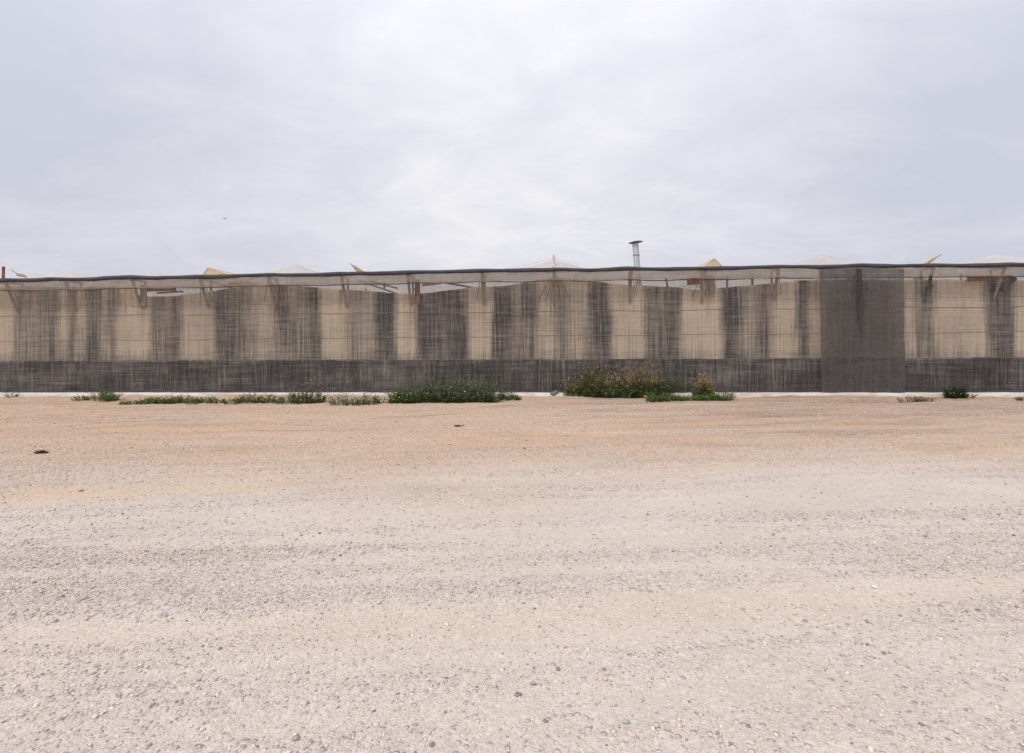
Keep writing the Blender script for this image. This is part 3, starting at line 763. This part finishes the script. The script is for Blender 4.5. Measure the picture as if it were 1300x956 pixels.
# wide shrub
W = Weed(); p = gp(562, 511)
for k in range(17):
    x = gp(503 + k * 7.6, 511).x; hh = (.34 + .26 * min(1, k / 5)) * random.uniform(.85, 1.12) * (0.85 if k == 16 else 1)
    W.clump(x, p.y + random.uniform(-.02, .16), .22, .24, hh, 34, 12, .065, G_GREY + G_FRESH[1:3] if k > 3 else G_FRESH + G_GREY[:1], .35, w=.34)
    W.clump(x, p.y - .12, .2, .1, hh * .4, 20, 8, .055, G_DARK, .5)
for (a, b) in ((500, 508), (507, 505), (516, 508), (503, 499), (590, 498)):
    q = on_wall(a, b, p.y - .22); W.head(q, .035, .03, (.75, .60, .05) if a < 590 else (.8, .8, .75), Vector((0, -.3, 1)))
mm = gp(488, 512); W.clump(mm.x, mm.y, .3, .12, .16, 30, 6, .05, G_DARK, .8)
W.build('shrub', 'widest shrub, grey-green and bushy with a few yellow flowers at its left', 'shrub', (p.x, p.y, 0))
# flowering group right of the middle
def tuft(px, wpx, top, py, pal, heads, hn, label, name='tall_weed', n=70, leaf=.075, low=True):
    n = int(n * 2.2)
    p = gp(px, py); h = 1.1 * (py - top) * PXM * (abs(p.y - CAM.y) / 16.0); W = Weed(); w = wpx * PXM / 2
    W.clump(p.x, p.y + .05, w, .18, h, n, 7, leaf, pal, .18, heads, hn, w=.16)
    if low: W.clump(p.x, p.y - .02, w * 1.1, .16, h * .45, int(n * .8), 8, .055, G_DARK + G_YEL[:1], .5)
    return W.build(name, label, 'weed', (p.x, p.y, 0), 'tall weeds gone to seed', hname='seed_head')
tuft(724, 14, 484, 505, G_YEL, HEADS, .7, 'thin lone stalked weed just right of the grey rag', n=14)
tuft(753, 40, 473, 505, G_YEL + G_DARK[:1], HEADS, .25, 'tallest yellow-green feathery weed, left of the brown-headed ones', n=120)
tuft(788, 34, 477, 506, G_YEL[:3] + G_DARK[:2], HEADS, .9, 'weed with brown flower heads in the middle of the seeding row')
tuft(819, 34, 474, 506, G_YEL[:3] + G_DARK[:2], HEADS, .9, 'brown-headed weed at the right end of the seeding row', n=85)
tuft(893, 22, 484, 506, G_YEL[:3], HEADS, 1, 'isolated tuft with pinkish seed heads rising from the low leaves', n=60)
mat_weed(712, 742, 505, .22, 'low green leaves at the left end of the seeding weeds')
mat_weed(766, 802, 507, .30, 'low grey-green leafy weed in front of the brown-headed weeds', G_GREY)
mat_weed(832, 862, 505, .46, 'bushy green weed where the tall weeds step down to low leaves', G_DARK + G_GREY[:1], dens=120)
mat_weed(825, 932, 509, .17, 'longest low green mat trailing right from the tall weeds', G_FRESH, dens=110)
# right weed
W = Weed(); p = gp(1213, 507)
W.clump(p.x - .02, p.y, .24, .15, .36, 60, 9, .065, [(.02, .05, .014), (.03, .07, .016), (.015, .035, .01)], .5)
W.clump(p.x + .25, p.y - .05, .22, .1, .13, 24, 7, .06, G_DARK, .9)
W.clump(p.x - .12, p.y, .1, .08, .42, 10, 4, .04, G_YEL, .2)
W.build('weed', 'small dark green weed alone at the wall foot far to the right', 'weed', (p.x, p.y, 0))
def dry(px, py, wpx, hpx, label, name='dry_weed', d=18):
    p = gp(px, py); sc = abs(p.y - CAM.y) / 650; W = Weed()
    W.clump(p.x, p.y, wpx * sc / 2, min(.14, wpx * sc / 3), hpx * sc, d, 6, min(.05, hpx * sc * .7), G_DRY, 1.1, w=.3)
    return W.build(name, label, 'dry weed', (p.x, p.y, 0))
dry(1162, 511, 38, 7, 'flattened dry olive-brown weed on the soil at the right', d=60)
dry(14, 506, 14, 6, 'dark dried sprig by the footing at the far left')
dry(53, 577, 10, 5, 'small olive tuft alone on the gravel at the left', 'grass_tuft', 26)
dry(1298, 510, 10, 5, 'dark dry sprig at the right edge by the footing')
# litter
def lump(name, px, py, pts, thick, mat, label, cat):
    p = gp(px, py); z = float(ground_z(np.array([p.x]), np.array([p.y]))[0])
    V, F = tube([(a, random.uniform(-.02, .02), b) for a, b, r in pts], [r for a, b, r in pts], 7)
    V = [(v[0] + random.uniform(-.15, .15) * .04, v[1] * thick, max(v[2], -.01) + random.uniform(-.003, .003)) for v in V]
    o = link_mesh(name, V, F, mat); o.location = (p.x, p.y, z); return tag(o, label, cat)
M_bark = simple('dark_bark', (0.03, 0.015, 0.012), (0.08, 0.045, 0.03), 20)
M_rag = simple('grey_rag_cloth', (0.05, 0.045, 0.055), (0.30, 0.27, 0.28), 9, stretch=(1, 1, 1))
lump('stick', 582, 543, [(-.09, .006, .008), (-.05, .012, .016), (0, .016, .02), (.03, .012, .016), (.05, .008, .006), (.08, .014, .008), (.115, .045, .005)], 1, M_bark, 'short dark stick lying on the tan soil', 'stick')
lump('rag', 703, 505, [(-.17, .03, .02), (-.10, .05, .06), (-.02, .07, .07), (.05, .11, .075), (.10, .14, .05), (.16, .05, .03)], 1.2, M_rag, 'crumpled dark grey rag at the footing left of the seeding weeds', 'rag')
# bird far off in the sky
q = CAM + ray(285, 278) * 62
V = [(-.02, -.16, 0), (.03, 0, .03), (0, .2, 0), (-.03, 0, .02), (0, 0, -.04), (.1, .05, .08), (.34, -.03, .12), (.1, -.07, .07), (-.1, .05, .08), (-.34, -.03, .12), (-.1, -.07, .07)]
F = [(0, 1, 3), (1, 2, 3), (0, 4, 1), (1, 4, 2), (2, 4, 3), (3, 4, 0), (1, 5, 7), (5, 6, 7), (3, 10, 8), (8, 10, 9)]
o = link_mesh('bird', V, F, M_dark); o.location = q
mod = o.modifiers.new('thickness', 'SOLIDIFY'); mod.thickness = 0.02
tag(o, 'tiny dark bird flying in the cloudy sky at the left', 'bird')

# ------------------------------------------------------------------ sky and light
SUN_EL, SUN_AZ = R(46), YAW + R(142)          # veiled sun behind the camera, to its left
w = bpy.data.worlds.new('World'); scene.world = w; w.use_nodes = True
t = w.node_tree; t.nodes.clear(); L = t.links.new
out = t.nodes.new('ShaderNodeOutputWorld'); bg = t.nodes.new('ShaderNodeBackground'); L(bg.outputs[0], out.inputs[0])
bg.inputs['Strength'].default_value = 0.1
sky = t.nodes.new('ShaderNodeTexSky'); sky.sky_type = 'NISHITA'; sky.sun_disc = False
sky.sun_elevation = SUN_EL; sky.sun_rotation = -SUN_AZ; sky.dust_density = 3
tc = t.nodes.new('ShaderNodeTexCoord')
def wm(op, a, b=None, clamp=False):
    n = t.nodes.new('ShaderNodeMath'); n.operation = op; n.use_clamp = clamp
    for i, v in enumerate((a, b)):
        if v is None: continue
        if isinstance(v, (int, float)): n.inputs[i].default_value = v
        else: L(v, n.inputs[i])
    return n.outputs[0]
sp = t.nodes.new('ShaderNodeSeparateXYZ'); L(tc.outputs['Generated'], sp.inputs[0])
zc = wm('ADD', wm('MAXIMUM', sp.outputs[2], 0.0), 0.22)
cv = t.nodes.new('ShaderNodeCombineXYZ'); L(wm('DIVIDE', sp.outputs[0], zc), cv.inputs[0]); L(wm('DIVIDE', sp.outputs[1], zc), cv.inputs[1]); cv.inputs[2].default_value = 3.3
def wnoise(scale, det, rough, sc=(1, 1, 1), loc=(0, 0, 0), dist=0.0, rot=0):
    mp = t.nodes.new('ShaderNodeMapping'); L(cv.outputs[0], mp.inputs[0]); mp.inputs['Scale'].default_value = sc; mp.inputs['Location'].default_value = loc
    mp.inputs['Rotation'].default_value = (0, 0, rot)
    n = t.nodes.new('ShaderNodeTexNoise'); L(mp.outputs[0], n.inputs['Vector']); n.inputs['Scale'].default_value = scale
    n.inputs['Detail'].default_value = det; n.inputs['Roughness'].default_value = rough; n.inputs['Distortion'].default_value = dist
    return n.outputs['Fac']
n1 = wnoise(0.9, 8, 0.55, (1, 1.1, 1), (2.1, .4, 0), 0.4, .35); n2 = wnoise(2.6, 7, 0.6, (1, 1.3, 1), (5, 1, 0), 0.6, .5)
def glow(px, py, k):
    d = ray(px, py).normalized(); n = t.nodes.new('ShaderNodeVectorMath'); n.operation = 'DOT_PRODUCT'
    nn = t.nodes.new('ShaderNodeVectorMath'); nn.operation = 'NORMALIZE'; L(tc.outputs['Generated'], nn.inputs[0])
    L(nn.outputs[0], n.inputs[0]); n.inputs[1].default_value = d
    return wm('POWER', wm('MAXIMUM', n.outputs['Value'], 0.0), k)
f = wm('ADD', wm('MULTIPLY', wm('SUBTRACT', n1, .5), 1.15), wm('MULTIPLY', wm('SUBTRACT', n2, .5), .95))
f = wm('ADD', f, wm('MULTIPLY', glow(640, 170, 9), .55))
f = wm('SUBTRACT', f, wm('MULTIPLY', glow(-30, 60, 34), .36))
f = wm('SUBTRACT', f, wm('MULTIPLY', glow(1330, 200, 26), .28))
f = wm('ADD', f, 0.22, True)
cr = t.nodes.new('ShaderNodeValToRGB'); L(f, cr.inputs[0]); e = cr.color_ramp.elements
e[0].position = 0.0; e[0].color = (.60, .615, .70, 1); e[1].position = 1.0; e[1].color = (.90, .89, .915, 1)
for p_, c_ in ((.3, (.68, .685, .755, 1)), (.6, (.765, .76, .815, 1))):
    a_ = e.new(p_); a_.color = c_
# overcast skies are brighter towards the zenith
zen = wm('ADD', wm('MULTIPLY', wm('POWER', wm('MAXIMUM', sp.outputs[2], 0.0), 3.0), 1.6), 1.0)
sc_ = t.nodes.new('ShaderNodeVectorMath'); sc_.operation = 'SCALE'; L(cr.outputs[0], sc_.inputs[0]); L(wm('MULTIPLY', zen, 9.1), sc_.inputs['Scale'])
mx = t.nodes.new('ShaderNodeMix'); mx.data_type = 'RGBA'; mx.inputs[0].default_value = 0.93
L(sky.outputs[0], mx.inputs[6]); L(sc_.outputs[0], mx.inputs[7]); L(mx.outputs[2], bg.inputs['Color'])

sd = bpy.data.lights.new('sun', 'SUN'); sd.energy = 1.75; sd.angle = R(16); sd.color = (1.0, .965, .92)
so_ = bpy.data.objects.new('sun', sd); col.objects.link(so_)
dirv = Vector((-math.sin(SUN_AZ) * math.cos(SUN_EL), math.cos(SUN_AZ) * math.cos(SUN_EL), math.sin(SUN_EL)))
so_.rotation_euler = dirv.to_track_quat('Z', 'Y').to_euler(); so_.location = (0, 0, 30)

scene.view_settings.view_transform = 'Standard'; scene.view_settings.look = 'None'
scene.view_settings.exposure = 0.18; scene.view_settings.gamma = 1
scene.render.engine = 'CYCLES'
scene.cycles.max_bounces = 8; scene.cycles.transparent_max_bounces = 16; scene.cycles.diffuse_bounces = 3
scene.render.resolution_x = 1024; scene.render.resolution_y = 753
